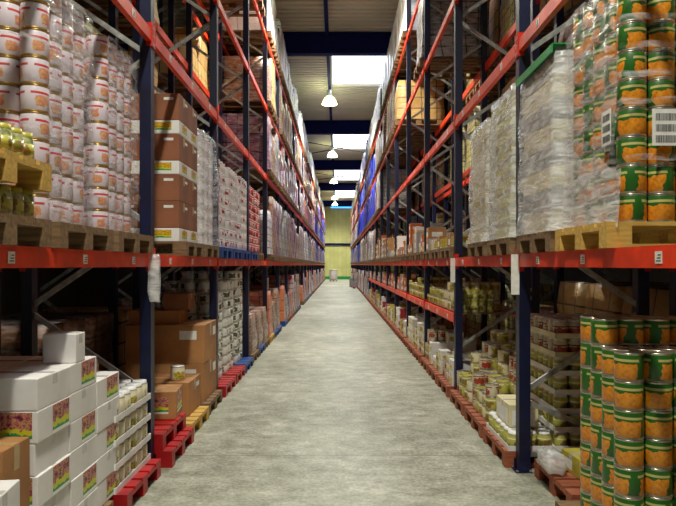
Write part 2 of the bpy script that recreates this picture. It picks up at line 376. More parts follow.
# deep navy roof girders
for i, yb in enumerate((20.3, 32.6, 44.9, 57.3, 73.0, 8.0, -4.3)):
    mb = MB(); z0, z1 = 8.75, 9.45
    mb.box(-XW, XW, yb - 0.01, yb + 0.01, z0, z1, M['navy']); mb.box(-XW, XW, yb - 0.14, yb + 0.14, z0, z0 + 0.03, M['navy']); mb.box(-XW, XW, yb - 0.14, yb + 0.14, z1 - 0.03, z1, M['navy'])
    for x in range(-8, 9, 2): mb.box(x - 0.01, x + 0.01, yb - 0.13, yb + 0.13, z0 + 0.03, z1 - 0.03, M['navy'])
    tag(link('roof_beam', mb.mesh('roof_beam')), 'deep navy steel roof girder, %s to cross the aisle' % ORD[i + 1], 'roof beam', 'navy roof girders', 'structure')
mb = MB(); mb.box(-0.42, -0.3, YF, YB, 9.3, 9.42, M['navy']); tag(link('trim_2', mb.mesh('trim')), 'dark cable tray running along the roof', None, None, 'structure')
mb = MB()
for (y0, y1) in ((33, 44.5), (45.4, 57)):
    mb.tube([(-6, y0, 9.2), (6, y1, 9.2)], 0.03, M['black'], 6); mb.tube([(6, y0, 9.15), (-6, y1, 9.15)], 0.03, M['black'], 6)
tag(link('trim_3', mb.mesh('trim')), 'thin crossed bracing rods under the roof', None, None, 'structure')

# high-bay lamps, plus an added one at the far end
def lamp(y, i):
    root = link('high_bay_lamp', None, None, (-0.36, y, 0))
    tag(root, 'bell-shaped high-bay lamp hanging over the aisle, %s along the roof' % ORD[i], 'ceiling lamp', 'high-bay lamps over the aisle')
    zb = 8.62
    mb = MB(); mb.tube([(0, 0, 9.3), (0, 0, zb + 0.55)], 0.012, M['black'], 6); link('hanging_rod', mb.mesh('hanging_rod'), root)
    mb = MB(); mb.lathe([(0.001, zb + 0.6), (0.11, zb + 0.58), (0.12, zb + 0.33), (0.09, zb + 0.3)], 20, M['galv']); link('ballast_housing', mb.mesh('ballast_housing'), root)
    mb = MB(); mb.lathe([(0.1, zb + 0.32), (0.2, zb + 0.24), (0.28, zb + 0.1), (0.32, zb - 0.02), (0.315, zb - 0.02), (0.27, zb + 0.09), (0.19, zb + 0.22), (0.09, zb + 0.3)], 28, M['lampglow']); link('lamp_shade', mb.mesh('lamp_shade'), root)
    mb = MB(); mb.lathe([(0.001, zb + 0.2), (0.06, zb + 0.17), (0.085, zb + 0.08), (0.06, zb), (0.001, zb - 0.02)], 20, M['lampglow']); link('bulb', mb.mesh('bulb'), root)
    ld = bpy.data.lights.new('lamp_light', 'SPOT'); ld.energy = LAMP_W; ld.spot_size = math.radians(150); ld.spot_blend = 0.9; ld.shadow_soft_size = 0.16; ld.color = (1.0, 0.98, 0.84)
    link('lamp_light', ld, root, (0, 0, zb - 0.2))
for i, y in enumerate((1.0, 13.5, 26.0, 38.6, 51.0, 63.5, 70.0)): lamp(y, i + 1)  # the last, out of step, is an added lamp to brighten the end wall

# ------------------------------------------------------------------ racks
Y0 = 2.4; PITCH = 2.8; NB = 25
TIERS = {-1: {1: 1.845, 2: 3.75, 3: 5.29, 4: 6.86}, 1: {1: 1.845, 2: 3.665, 3: 5.3, 4: 6.86}}; LOW = 1.10
UP_H = 8.1
def braces():
    out = []; z = 0.66; inner = True
    out.append(((0.04, 0.14), (1.06, 0.14)))
    out.append(((1.06, 0.18), (0.04, 0.6)))
    while z < UP_H - 0.75:
        out.append(((0.04, z), (1.06, z + 0.7)) if inner else ((1.06, z), (0.04, z + 0.7))); inner = not inner; z += 0.72
    out.append(((0.04, UP_H - 0.1), (1.06, UP_H - 0.1)))
    return out
def upright_mb(mb, x0):
    a, b = x0 - 0.035, x0 + 0.06
    mb.box(a, a + 0.004, -0.045, 0.045, 0.008, UP_H, M['upright'])
    mb.box(a, b, -0.05, -0.045, 0.008, UP_H, M['upright']); mb.box(a, b, 0.045, 0.05, 0.008, UP_H, M['upright'])
    mb.box(b - 0.004, b, -0.045, -0.02, 0.008, UP_H, M['upright']); mb.box(b - 0.004, b, 0.02, 0.045, 0.008, UP_H, M['upright'])
def mk_up(x0):
    mb = MB(); upright_mb(mb, x0); return mb.mesh('upright')
def mk_base(x0):
    mb = MB(); mb.box(x0 - 0.07, x0 + 0.07, -0.075, 0.075, 0, 0.008, M['upright'])
    mb.box(x0 - 0.05, x0 + 0.05, -0.056, -0.051, 0.008, 0.09, M['upright']); mb.box(x0 - 0.05, x0 + 0.05, 0.051, 0.056, 0.008, 0.09, M['upright'])
    for sx in (-0.055, 0.055):
        for sy in (-0.064, 0.064): mb.box(x0 + sx - 0.008, x0 + sx + 0.008, sy - 0.008, sy + 0.008, 0.008, 0.02, M['galv'])
    return mb.mesh('base_plate')
fparts = [('upright', mk_up(0.035), []), ('upright', mk_up(1.04), []), ('base_plate', mk_base(0.035), []), ('base_plate', mk_base(1.05), [])]
for (p, q) in braces():
    mb = MB(); mb.bar((p[0], 0, p[1]), (q[0], 0, q[1]), 0.03, 0.042, M['galv']); fparts.append(('brace', mb.mesh('brace'), []))
frame_proto = (None, fparts)
mb = MB(); upright_mb(mb, 0.035); upright_mb(mb, 1.04)
for (p, q) in braces(): mb.bar((p[0], 0, p[1]), (q[0], 0, q[1]), 0.03, 0.042, M['galv'])
frame_simple = (mb.mesh('storage_rack'), [])
def beam_protos():
    L = PITCH - 0.1
    mb = MB(); mb.box(0, 0.045, -L / 2, L / 2, -0.11, -0.022, M['beam']); mb.box(0.006, 0.045, -L / 2, L / 2, -0.022, 0, M['beam'])
    body = mb.mesh('rack_beam')
    parts = []
    for sgn in (-1, 1):
        mb = MB(); yc = sgn * (L / 2)
        mb.box(-0.006, -0.001, yc - 0.012 + sgn * 0.03, yc + 0.012 + sgn * 0.03, -0.15, 0.05, M['bracket'])
        mb.box(-0.006, 0.045, yc - 0.003, yc + 0.003, -0.15, 0.05, M['bracket'])
        for k in range(3): mb.box(-0.009, -0.006, yc + sgn * 0.03 - 0.005, yc + sgn * 0.03 + 0.005, -0.13 + k * 0.065, -0.11 + k * 0.065, M['galv'])
        parts.append(('end_bracket', mb.mesh('end_bracket'), []))
    tags = []
    for yy in (-0.9, 0.0, 0.86):
        mb = MB(); mb.box(-0.004, -0.0005, yy - 0.03, yy + 0.03, -0.088, -0.03, M['paper']); mb2 = MB()
        for k in range(3): mb2.box(-0.0048, -0.004, yy - 0.022, yy + 0.02 - k * 0.008, -0.078 + k * 0.014, -0.073 + k * 0.014, M['ink'])
        tags.append(('location_tag', mb.mesh('location_tag'), [('tag_print', mb2.mesh('tag_print'))]))
    return (body, parts + tags), (body, parts), (body, [])
beam_front, beam_back, beam_plain = beam_protos()
TN = {0: 'floor', 1: 'first beams', 2: 'second beams', 3: 'third beams', 4: 'top beams', 'low': 'low shelf'}
def rz_for(s): return 0.0 if s > 0 else PI
for s in (-1, 1):
    for k in range(0, NB + 1):
        yk = Y0 + PITCH * k
        put('storage_rack', frame_proto, (s * W[s], yk, 0), rz_for(s), 'dark blue perforated steel rack frame with grey braces, %s row, %s along the aisle' % (SIDE[s], ORD[k + 1]), 'rack frame', 'rack frames along the aisle', frame_simple)
    for k in range(0, 8):
        yk = Y0 + PITCH * k
        put('storage_rack', frame_proto, (s * (W[s] + 1.32), yk, 0), rz_for(s), 'blue rack frame in the row behind the %s row, %s along' % (SIDE[s], ORD[k + 1]), 'rack frame', 'rack frames of the rows behind', frame_simple)
    for b in range(NB):
        yc = Y0 + PITCH * (b + 0.5)
        levels = list(TIERS[s].items())
        if s > 0 and 2 <= b <= 9: levels.append(('low', LOW))
        for t, z in levels:
            put('rack_beam', beam_front, (s * (W[s] - 0.004), yc, z), rz_for(s), 'orange-red rack beam on the aisle, %s row, %s bay, %s' % (SIDE[s], ORD[b + 1], TN[t]), 'rack beam', 'aisle-side rack beams', beam_plain)
            if b < 9: put('rear_rack_beam', beam_back, (s * (W[s] + 1.104), yc, z), rz_for(-s), 'orange-red rack beam at the rear of the %s row, %s bay, %s' % (SIDE[s], ORD[b + 1], TN[t]), 'rack beam', 'rear rack beams', beam_plain)
            if b < 7 and t != 'low': put('rear_rack_beam', beam_back, (s * (W[s] + 1.316), yc, z), rz_for(s), 'orange-red beam of the row behind the %s row, %s bay, %s' % (SIDE[s], ORD[b + 1], TN[t]), 'rack beam', 'beams of the rows behind', beam_plain)

# ------------------------------------------------------------------ pallets (1.2 lateral x 0.8 along the aisle x 0.144)
def pallet_proto(mat, stamp=False):
    deck = MB(); n = 5
    for i in range(5):                       # top boards run along Y? lateral boards (X) seen end on
        wd = 0.13; yy = -0.4 + wd / 2 + i * (0.8 - wd) / 4; deck.box(-0.6, 0.6, yy - wd / 2, yy + wd / 2, 0.122, 0.144, mat)
    for x in (-0.53, 0, 0.53): deck.box(x - 0.07, x + 0.07, -0.4, 0.4, 0.1, 0.122, mat)
    parts = [('deck_boards', deck.mesh('deck_boards'), [])]
    for x in (-0.53, 0, 0.53):
        for yy in (-0.35, 0, 0.35):
            mb = MB(); mb.box(x - 0.07, x + 0.07, yy - 0.05, yy + 0.05, 0.022, 0.1, mat); parts.append(('block', mb.mesh('block'), []))
    for yy in (-0.35, 0, 0.35):
        mb = MB(); mb.box(-0.6, 0.6, yy - 0.05, yy + 0.05, 0, 0.022, mat); parts.append(('skid', mb.mesh('skid'), []))
    allm = MB()
    for _, me, _s in parts:
        nn = len(allm.v); allm.v += [tuple(v.co) for v in me.vertices]
        for f in me.polygons: allm.f.append(tuple(nn + i for i in f.vertices)); allm.m.append(allm.mi(mat)); allm.sm.append(False)
    return (None, parts), (allm.mesh('pallet'), [])
PAL = {}
for nm, mt in (('wooden', 'wood'), ('reddish wooden', 'woodr'), ('yellow wooden', 'woody'), ('red', 'red'), ('blue', 'bluep')): PAL[nm] = pallet_proto(M[mt])
KN = {'wooden': 'wooden_pallet', 'reddish wooden': 'wooden_pallet', 'yellow wooden': 'wooden_pallet', 'red': 'red_pallet', 'blue': 'blue_pallet'}
SL = {0: 'near slot', 1: 'middle slot', 2: 'far slot'}
def where(s, b, i, t): return '%s row, %s bay, %s, %s' % (SIDE[s], ORD[b + 1], SL[i], TN[t])
def slot(b, i): return Y0 + PITCH * b + 0.46 + 0.9 * i
def base_z(t, s): return 0.0 if t == 0 else (LOW if t == 'low' else TIERS[s][t])
def pallet(s, b, i, t, col='wooden', dz=0.0, dt=0.0, rot=0.0, extra=''):
    far, sim = PAL[col]
    z = base_z(t, s) + dz; lab = '%s pallet%s, %s' % (col, extra, where(s, b, i, t))
    put(KN[col], far, (s * (W[s] + 0.55 + dt), slot(b, i), z), rot, lab, 'pallet', '%s pallets in the racks' % col, sim)
    return z + 0.144

# ------------------------------------------------------------------ goods prototypes
def can_proto(r, h, label, rim='tin', lid='tin', seg=20):
    b = MB(); b.lathe([(0.001, 0.002), (r * 0.94, 0.002), (r * 0.995, 0), (r, 0.004), (r * 0.975, 0.009), (r * 0.97, h - 0.009), (r, h - 0.004), (r * 0.985, h), (r * 0.94, h)], seg, M[rim])
    l = MB(); l.lathe([(r * 0.972, 0.011), (r * 0.985, 0.013), (r * 0.985, h - 0.013), (r * 0.972, h - 0.011)], seg, M[label])
    d = MB(); d.lathe([(r * 0.94, h), (r * 0.93, h - 0.005), (r * 0.8, h - 0.004), (r * 0.76, h - 0.0055), (0.001, h - 0.0055)], seg, M[lid])
    s = MB(); sg = 12; s.lathe([(r * 0.98, 0), (r, 0.006), (r * 0.98, 0.012), (r * 0.98, h - 0.012), (r, h - 0.006), (r * 0.95, h), (0.001, h - 0.005)], sg, None, mats=[M[rim], M[rim], M[label], M[rim], M[rim], M[lid]])
    return (b.mesh('tin_body'), [('paper_label', l.mesh('paper_label'), []), ('lid', d.mesh('lid'), [])]), (s.mesh('tin'), [])
def jar_proto(r, h, lid):
    b = MB(); b.lathe([(0.001, 0), (r * 0.9, 0), (r, 0.01), (r, h * 0.74), (r * 0.8, h * 0.85), (r * 0.8, h * 0.86)], 18, M['jar'])
    l = MB(); l.lathe([(r * 0.86, h * 0.84), (r * 0.86, h), (r * 0.8, h), (0.001, h)], 18, M[lid])
    p = MB(); p.lathe([(r * 1.005, h * 0.2), (r * 1.01, h * 0.2), (r * 1.01, h * 0.6), (r * 1.005, h * 0.6)], 18, M['L_yg'])
    s = MB(); s.lathe([(r, 0), (r, h * 0.75), (r * 0.86, h * 0.84), (r * 0.86, h), (0.001, h)], 10, None, mats=[M['jar'], M['jar'], M[lid], M[lid]])
    return (b.mesh('jar_body'), [('lid', l.mesh('lid'), []), ('paper_label', p.mesh('paper_label'), [])]), (s.mesh('jar'), [])
def carton_proto(dx, dy, h, mat, tape='tape', pic=None, open_top=False):
    b = MB(); b.cbox(-dx / 2, dx / 2, -dy / 2, dy / 2, 0, h, M[mat], min(0.006, h * 0.05)); parts = []
    t = MB(); t.box(-dx / 2 + 0.005, dx / 2 - 0.005, -0.025, 0.025, h, h + 0.0006, M[tape])
    for sx in (-1, 1): t.box(sx * (dx / 2) - 0.0006, sx * (dx / 2) + 0.0006, -0.025, 0.025, h * 0.65, h - 0.006, M[tape])
    parts.append(('packing_tape', t.mesh('packing_tape'), []))
    if pic:
        pm, u0, u1, v0, v1 = pic
        for sx in (-1, 1):
            p = MB(); p.box(sx * dx / 2 - 0.0008, sx * dx / 2 + 0.0008, dy * (u0 - 0.5), dy * (u1 - 0.5), h * v0, h * v1, M[pm]); parts.append(('printed_label', p.mesh('printed_label'), []))
        p = MB(); p.box(dx * (u0 - 0.5), dx * (u1 - 0.5), -dy / 2 - 0.0008, -dy / 2 + 0.0008, h * v0, h * v1, M[pm]); parts.append(('printed_label', p.mesh('printed_label'), []))
    s = MB(); s.box(-dx / 2, dx / 2, -dy / 2, dy / 2, 0, h, M[mat])
    if pic:
        for sx in (-1, 1): s.box(sx * dx / 2 - 0.001, sx * dx / 2 + 0.001, dy * (u0 - 0.5), dy * (u1 - 0.5), h * v0, h * v1, M[pm])
    return (b.mesh('carton_body'), parts), (s.mesh('carton'), [])
def tray_proto(dx, dy, h, nx, ny, can_mat, tray_mat='white', film=False):
    """shallow tray of small jars or cans shrink-wrapped into one piece: tray + contents"""
    b = MB(); b.box(-dx / 2, dx / 2, -dy / 2, dy / 2, 0, 0.006, M[tray_mat])
    for q in ((-dx / 2, -dx / 2 + 0.004, -dy / 2, dy / 2), (dx / 2 - 0.004, dx / 2, -dy / 2, dy / 2), (-dx / 2, dx / 2, -dy / 2, -dy / 2 + 0.004), (-dx / 2, dx / 2, dy / 2 - 0.004, dy / 2)): b.box(*q, 0.006, 0.045, M[tray_mat])
    parts = []; px = (dx - 0.012) / nx; py = (dy - 0.012) / ny; r = min(px, py) / 2 * 0.97; s = MB(); s.box(-dx / 2, dx / 2, -dy / 2, dy / 2, 0, 0.045, M[tray_mat])
    for i in range(nx):
        for j in range(ny):
            if 0 < i < nx - 1 and 0 < j < ny - 1 and False: continue
            cx, cy = -dx / 2 + 0.006 + px * (i + 0.5), -dy / 2 + 0.006 + py * (j + 0.5)
            t = MB(); pr = [(r * 0.9, 0.007), (r, 0.012), (r, h - 0.03), (r * 0.88, h - 0.022), (r * 0.9, h - 0.002), (0.001, h - 0.002)]; mt = [M['tin'], M[can_mat], M['tin'], M['whitelid'], M['whitelid']]
            t.lathe(pr, 12, None, cx, cy, True, mt)
            parts.append(('tin', t.mesh('tin'), [])); s.lathe(pr, 8, None, cx, cy, True, mt)
    return (b.mesh('tray'), parts), (s.mesh('tray_of_tins'), [])

P = {}
P['fruit_tin'] = can_proto(0.0785, 0.157, 'L_orange', 'tin', 'tin', 24)
P['food_pail'] = can_proto(0.078, 0.155, 'L_pail', 'gold', 'gold', 24)
P['white_green_tin'] = can_proto(0.108, 0.136, 'L_wg', 'tin', 'whitelid', 16)
P['white_red_tin'] = can_proto(0.096, 0.15, 'L_wr', 'whitelid', 'whitelid', 16)
P['red_white_tin'] = can_proto(0.096, 0.15, 'L_rw', 'whitelid', 'tin', 16)
P['yellow_tin'] = can_proto(0.07, 0.13, 'L_yg', 'tin', 'yellid', 16)
P['red_tin'] = can_proto(0.07, 0.13, 'L_red', 'tin', 'tin', 14)
P['cream_tin'] = can_proto(0.07, 0.13, 'L_sun', 'tin', 'tin', 16)
P['sunflower_tin'] = can_proto(0.076, 0.15, 'L_sun', 'tin', 'whitelid', 18)
P['food_jar'] = jar_proto(0.05, 0.15, 'yellid')
P['white_food_jar'] = jar_proto(0.045, 0.12, 'whitelid')

FACE = {'a': 'aisle face', 'f': 'end face', 't': 'top'}
def grid_stack(kind, desc, s, y0, t0, z0, ny, nt, nz, px, pz, cat, place, group, faces='af', top=False, jit=0.0, rot=True, short=None, py=None, hmap=None):
    """stack of like goods; y0 near end, t0 lateral start; only members on visible faces"""
    py = py or px
    for k in range(nz):
        last = k == nz - 1
        for j in range(ny):
            for i in range(nt):
                if hmap and k >= hmap(i, j): continue
                istop = (hmap and k == hmap(i, j) - 1) or last
                exposed = (hmap and any(0 <= i + d < nt and k >= hmap(i + d, j) for d in (-1, 1))) or (hmap and any(0 <= j + d < ny and k >= hmap(i, j + d) for d in (-1, 1)))
                vis = ('a' in faces and i == 0) or ('f' in faces and j == 0) or (top and istop) or exposed
                if not vis: continue
                face = 'aisle face' if i == 0 else ('end face' if j == 0 else 'inner')
                num = ORD[j + 1] + ' along' if i == 0 else (ORD[i + 1] + ' in' if j == 0 else '%s in %s along' % (ORD[i + 1], ORD[j + 1]))
                lab = '%s, %s, %s layer, %s %s' % (desc, place, ORD[k + 1], face, num)
                dx = R.uniform(-jit, jit); dy = R.uniform(-jit, jit)
                loc = (s * (t0 + px * (i + 0.5)) + dx, y0 + py * (j + 0.5) + dy, z0 + k * pz)
                put(kind, P[kind][0], loc, R.uniform(0, 2 * PI) if rot else (0 if R.random() < .5 else PI), lab, cat, group, P[kind][1])

# === right, ground, bay 0 middle slot: orange and green tins
pallet(1, 0, 1, 0, 'wooden')
def hm(i, j): return 7 if (j < 2) else 8
grid_stack('fruit_tin', 'orange and green tin', 1, 3.36, 1.56, 0.144, 4, 4, 8, 0.159, 0.160, 'tin', 'floor stack', 'orange and green tins in the floor stack', top=True, hmap=hm)
# === right, first level, bay 0 middle slot: wrapped orange and green tins
z = pallet(1, 0, 1, 1, 'yellow wooden')
grid_stack('fruit_tin', 'orange and green tin', 1, 3.36, 1.575, z, 5, 4, 9, 0.159, 0.1585, 'tin', 'wrapped stack above', 'orange and green tins in the wrapped upper stack')

# === left, first level bay 0
z = pallet(-1, 0, 0, 1, 'wooden')
P_pos = dict(s=-1)
grid_stack('food_jar', 'glass jar with yellow lid', -1, slot(0, 0) - 0.38, W[-1] + 0.0, z, 7, 4, 1, 0.106, 0.15, 'jar', 'under the yellow pallet', 'jars under the yellow pallet')
z2 = pallet(-1, 0, 0, 1, 'yellow wooden', dz=0.144 + 0.151, extra=' resting on jars')
grid_stack('food_jar', 'glass jar with yellow lid', -1, slot(0, 0) - 0.38, W[-1] + 0.0, z2, 7, 4, 1, 0.106, 0.15, 'jar', 'on the yellow pallet', 'jars on the yellow pallet')
for i in (1, 2):
    z = pallet(-1, 0, i, 1, 'wooden')
    grid_stack('food_pail', 'white pail with red label', -1, 3.42 if i == 1 else 4.33, 1.66, z, 4, 5, 9, 0.158, 0.1565, 'pail', ('nearer' if i == 1 else 'farther') + ' pail stack', 'pails in the %s stack' % ('nearer' if i == 1 else 'farther'))

# wrapped load protos: film shell over goods, slightly bulged
def bulged_box(mat, sx, sy, h, amp=0.015, seg=(10, 7, 12), taper=0.03, seed=0, skirt=0.0, smooth=True):
    rr = random.Random(seed); bm = bmesh.new()
    nx, ny, nz = seg; ph = [rr.uniform(0, 6.28) for _ in range(8)]
    def P_(u, v, w_):
        x = (u - 0.5) * sx; y = (v - 0.5) * sy; z_ = w_ * h
        k = 1 - taper * w_ ** 3 + skirt * max(0, 0.12 - w_) / 0.12
        d = amp * (math.sin(9 * z_ + 4 * x + ph[0]) + 0.7 * math.sin(17 * z_ - 9 * y + ph[1]) + 0.6 * math.sin(23 * (x + y) + 6 * z_ + ph[2]))
        n = Vector((x / sx * 2 if abs(x) > sx * 0.49 else 0, y / sy * 2 if abs(y) > sy * 0.49 else 0, 0))
        return Vector((x * k, y * k, z_)) + n * d
    def quadgrid(f, a, b):
        g = [[bm.verts.new(f(i / a, j / b)) for j in range(b + 1)] for i in range(a + 1)]
        for i in range(a):
            for j in range(b): bm.faces.new((g[i][j], g[i + 1][j], g[i + 1][j + 1], g[i][j + 1]))
    quadgrid(lambda u, w_: P_(u, 0, w_), nx, nz); quadgrid(lambda u, w_: P_(1 - u, 1, w_), nx, nz)
    quadgrid(lambda v, w_: P_(1, v, w_), ny, nz); quadgrid(lambda v, w_: P_(0, 1 - v, w_), ny, nz)
    quadgrid(lambda u, v: P_(u, v, 1), nx, ny)
    bmesh.ops.remove_doubles(bm, verts=bm.verts[:], dist=0.0005)
    mb = MB(); mb.bm(bm, mat, smooth); bm.free(); return mb
def goods_mesh(mat_a, mat_b, sx, sy, h, nx, ny, nz, seed, tops=None):
    rr = random.Random(seed); mb = MB(); px, py, pz = sx / nx, sy / ny, h / nz
    for k in range(nz):
        for i in range(nx):
            for j in range(ny):
                if 0 < i < nx - 1 and 0 < j < ny - 1 and k < nz - 1: continue
                x, y, z_ = -sx / 2 + px * i, -sy / 2 + py * j, pz * k; e = 0.004
                mb.box(x + e, x + px - e, y + e, y + py - e, z_ + 0.001, z_ + pz - 0.003, mat_a if (k + rr.random() * 0.6) % 2 < 1 else mat_b)
    return mb.mesh('goods')
def wrapped(kind, name_goods, mats, h, seed, nx=4, ny=3, nz=6, film='film', cover=None, skirt=0.02):
    parts = [(name_goods, goods_mesh(mats[0], mats[1], 1.14, 0.76, h, nx, ny, nz, seed), [])]
    f = bulged_box(M[film], 1.2, 0.82, h + 0.03, 0.006, (12, 9, 16), 0.02, seed, skirt); fm = f.mesh('stretch_film'); parts.append(('stretch_film', fm, []))
    if cover:
        c = MB(); c.box(-0.61, 0.61, -0.42, 0.42, h + 0.028, h + 0.036, M[cover]); 
        for q in ((-0.615, -0.605, -0.42, 0.42), (0.605, 0.615, -0.42, 0.42)): c.box(*q, h - 0.03, h + 0.03, M[cover])
        parts.append(('top_sheet', c.mesh('top_sheet'), []))
    return (None, parts), None
def tined_goods(mat, rim, h, nx, ny, nz, film='film', seed=0, skirt=0.02):
    sx, sy = 1.14, 0.76; px, py, pz = sx / nx, sy / ny, h / nz; mb = MB(); r = min(px, py) / 2 * 0.98
    for k in range(nz):
        for i in range(nx):
            for j in range(ny):
                if 0 < i < nx - 1 and 0 < j < ny - 1 and k < nz - 1: continue
                mb2 = [(r * .97, k * pz), (r, k * pz + .008), (r * .97, k * pz + .014), (r * .97, (k + 1) * pz - .014), (r, (k + 1) * pz - .008), (r * .95, (k + 1) * pz - .002), (.001, (k + 1) * pz - .004)]
                mb.lathe(mb2, 12, None, -sx / 2 + px * (i + .5), -sy / 2 + py * (j + .5), True, [M[rim], M[rim], M[mat], M[rim], M[rim], M[rim]])
    f = bulged_box(M[film], 1.2, 0.82, h + 0.03, 0.006, (12, 9, 16), 0.02, seed, skirt)
    return (None, [('tins', mb.mesh('tins'), []), ('stretch_film', f.mesh('stretch_film'), [])]), None
def load(kind, proto, s, b, i, t, z, desc, dt=0.0, cat='pallet load', group=None, sim=None, rz=None, dy=0):
    put(kind, proto, (s * (W[s] + 0.57 + dt), slot(b, i) + dy, z), (0 if s > 0 else PI) if rz is None else rz, '%s, %s' % (desc, where(s, b, i, t)), cat, group or desc + ' loads', sim)

# right first level: farther slot of bay 0 (green top sheet), bay 1 near and middle slots
z = pallet(1, 0, 2, 1, 'wooden')
load('wrapped_load', wrapped('w', 'cartons', (M['cream'], M['greybox']), 1.27, 3, 5, 3, 8, 'filmd', 'green', 0.05)[0], 1, 0, 2, 1, z, 'milky wrapped load, green top sheet', 0.0)
z = pallet(1, 1, 0, 1, 'wooden')
load('wrapped_load', tined_goods('L_yg', 'tin', 1.3, 7, 5, 9, 'filmd', 4, 0.05)[0], 1, 1, 0, 1, z, 'film-wrapped yellow tins')
z = pallet(1, 1, 1, 1, 'wooden')
load('wrapped_load', wrapped('w', 'cartons', (M['yelbox'], M['cream']), 1.22, 6, 6, 4, 8, 'filmd', None, 0.05)[0], 1, 1, 1, 1, z, 'film-wrapped yellow and cream cartons')
# film bands round the two near can stacks
def film_bands(s, b, i, z0, zs, label, skirt_h, panel=None):
    root = link('stretch_film', None, None, (s * (W[s] + 0.0), slot(b, i), z0)); tag(root, label, 'stretch film', None, 'thing')
    t_in, t_out = (0.03 if s > 0 else 0.065), 0.9
    for zb, tilt, hh in zs:
        mb = MB(); n = 16; m = M['filmw']
        def ring(y, t):    # aisle side strip, wavy, then the end face strip
            return None
        pts = [(t_in, 0.41 - 0.83 * k / n) for k in range(n + 1)] + [(t_in + (t_out - t_in) * k / n, -0.42) for k in range(1, n + 1)]
        v0 = len(mb.v); L = 0
        for k, (tx, ty) in enumerate(pts):
            zz = zb + tilt * (k - n) / n + 0.006 * math.sin(k * 1.3 + zb * 9)
            off = 0.004 * math.sin(k * 2.1)
            mb.v.append((s * (tx - off), ty, zz)); mb.v.append((s * (tx - off - 0.006), ty, zz + hh))
        k_ = mb.mi(m)
        for k in range(len(pts) - 1):
            a = 2 * k; mb.f.append((a, a + 2, a + 3, a + 1)); mb.m.append(k_); mb.sm.append(True)
        link('film_band', mb.mesh('film_band'), root)
    if skirt_h:
        mb = MB(); k_ = mb.mi(M['filmd']); n = 14; rows = 6
        for k in range(n + 1):
            for r_ in range(rows + 1):
                f = r_ / rows; yy = 0.41 - 0.83 * k / n
                top = skirt_h * (0.65 + 0.55 * (1 - k / n)) + 0.03 * math.sin(k * 0.9)
                mb.v.append((s * (t_in - 0.006 - 0.03 * (1 - f) ** 2 - 0.006 * math.sin(k * 1.7 + f * 4)), yy, -0.03 + f * (top + 0.03)))
        for k in range(n):
            for r_ in range(rows):
                a = k * (rows + 1) + r_; mb.f.append((a, a + rows + 1, a + rows + 2, a + 1)); mb.m.append(k_); mb.sm.append(True)
        link('film_skirt', mb.mesh('film_skirt'), root)
    if panel:
        y0_, y1_, hh_ = panel; mb = MB(); k_ = mb.mi(M['film']); n = 12; rows = 16
        for k in range(n + 1):
            for r_ in range(rows + 1): mb.v.append((s * (t_in - 0.012 + 0.006 * math.sin(k * 1.1 + r_ * 0.9) + 0.004 * math.sin(r_ * 2.3 - k * 0.4)), y0_ + (y1_ - y0_) * k / n, hh_ * r_ / rows))
        for k in range(n):
            for r_ in range(rows):
                a = k * (rows + 1) + r_; mb.f.append((a, a + rows + 1, a + rows + 2, a + 1)); mb.m.append(k_); mb.sm.append(True)
        link('film_panel', mb.mesh('film_panel'), root)
film_bands(1, 0, 1, 1.989, [(0.02 + 0.1545 * k, 0.03, 0.035) for k in (2, 4, 5, 6, 7, 8)], 'clear stretch film banded round the wrapped orange and green tins', 0.45, (-0.36, 0.4, 1.42))
film_bands(-1, 0, 1, 1.989, [(0.5, 0.1, 0.02), (1.0, 0.12, 0.02)], 'clear stretch film round the nearer stack of white pails', 0, (-0.3, 0.32, 1.4))
film_bands(-1, 0, 2, 1.989, [(0.4, 0.1, 0.03), (0.9, 0.12, 0.03)], 'clear stretch film round the farther stack of white pails', 0, (-0.32, 0.32, 1.4))
def ship_label(loc, rz, w_, h_, label):
    mb = MB(); mb.box(-w_ / 2, w_ / 2, -0.001, 0.001, 0, h_, M['paper']); o = link('shipping_label', mb.mesh('shipping_label'), None, loc, rz); tag(o, label, 'label', None, 'thing')
    mb = MB(); rr = random.Random(3); nrow = 3
    mb.box(-w_ * 0.4, w_ * 0.4, -0.0012, -0.001, h_ * 0.04, h_ * 0.92, M['paper'])
    for r_ in range(nrow):
        x = -w_ * 0.38
        while x < w_ * 0.38:
            ww = rr.choice((0.0015, 0.003, 0.0045)); mb.box(x, x + ww, -0.0018, -0.001, h_ * (0.08 + 0.3 * r_), h_ * (0.28 + 0.3 * r_), M['ink']); x += ww + rr.choice((0.002, 0.003))
    link('barcode_lettering', mb.mesh('barcode_lettering'), o)
ship_label((W[1] + 0.018, 3.52, 2.44), -PI / 2, 0.12, 0.2, 'white barcode label on the aisle side of the wrapped tins')
ship_label((W[1] + 0.26, slot(0, 1) - 0.44, 2.4), 0, 0.16, 0.2, 'white barcode label on the end face of the wrapped tins')

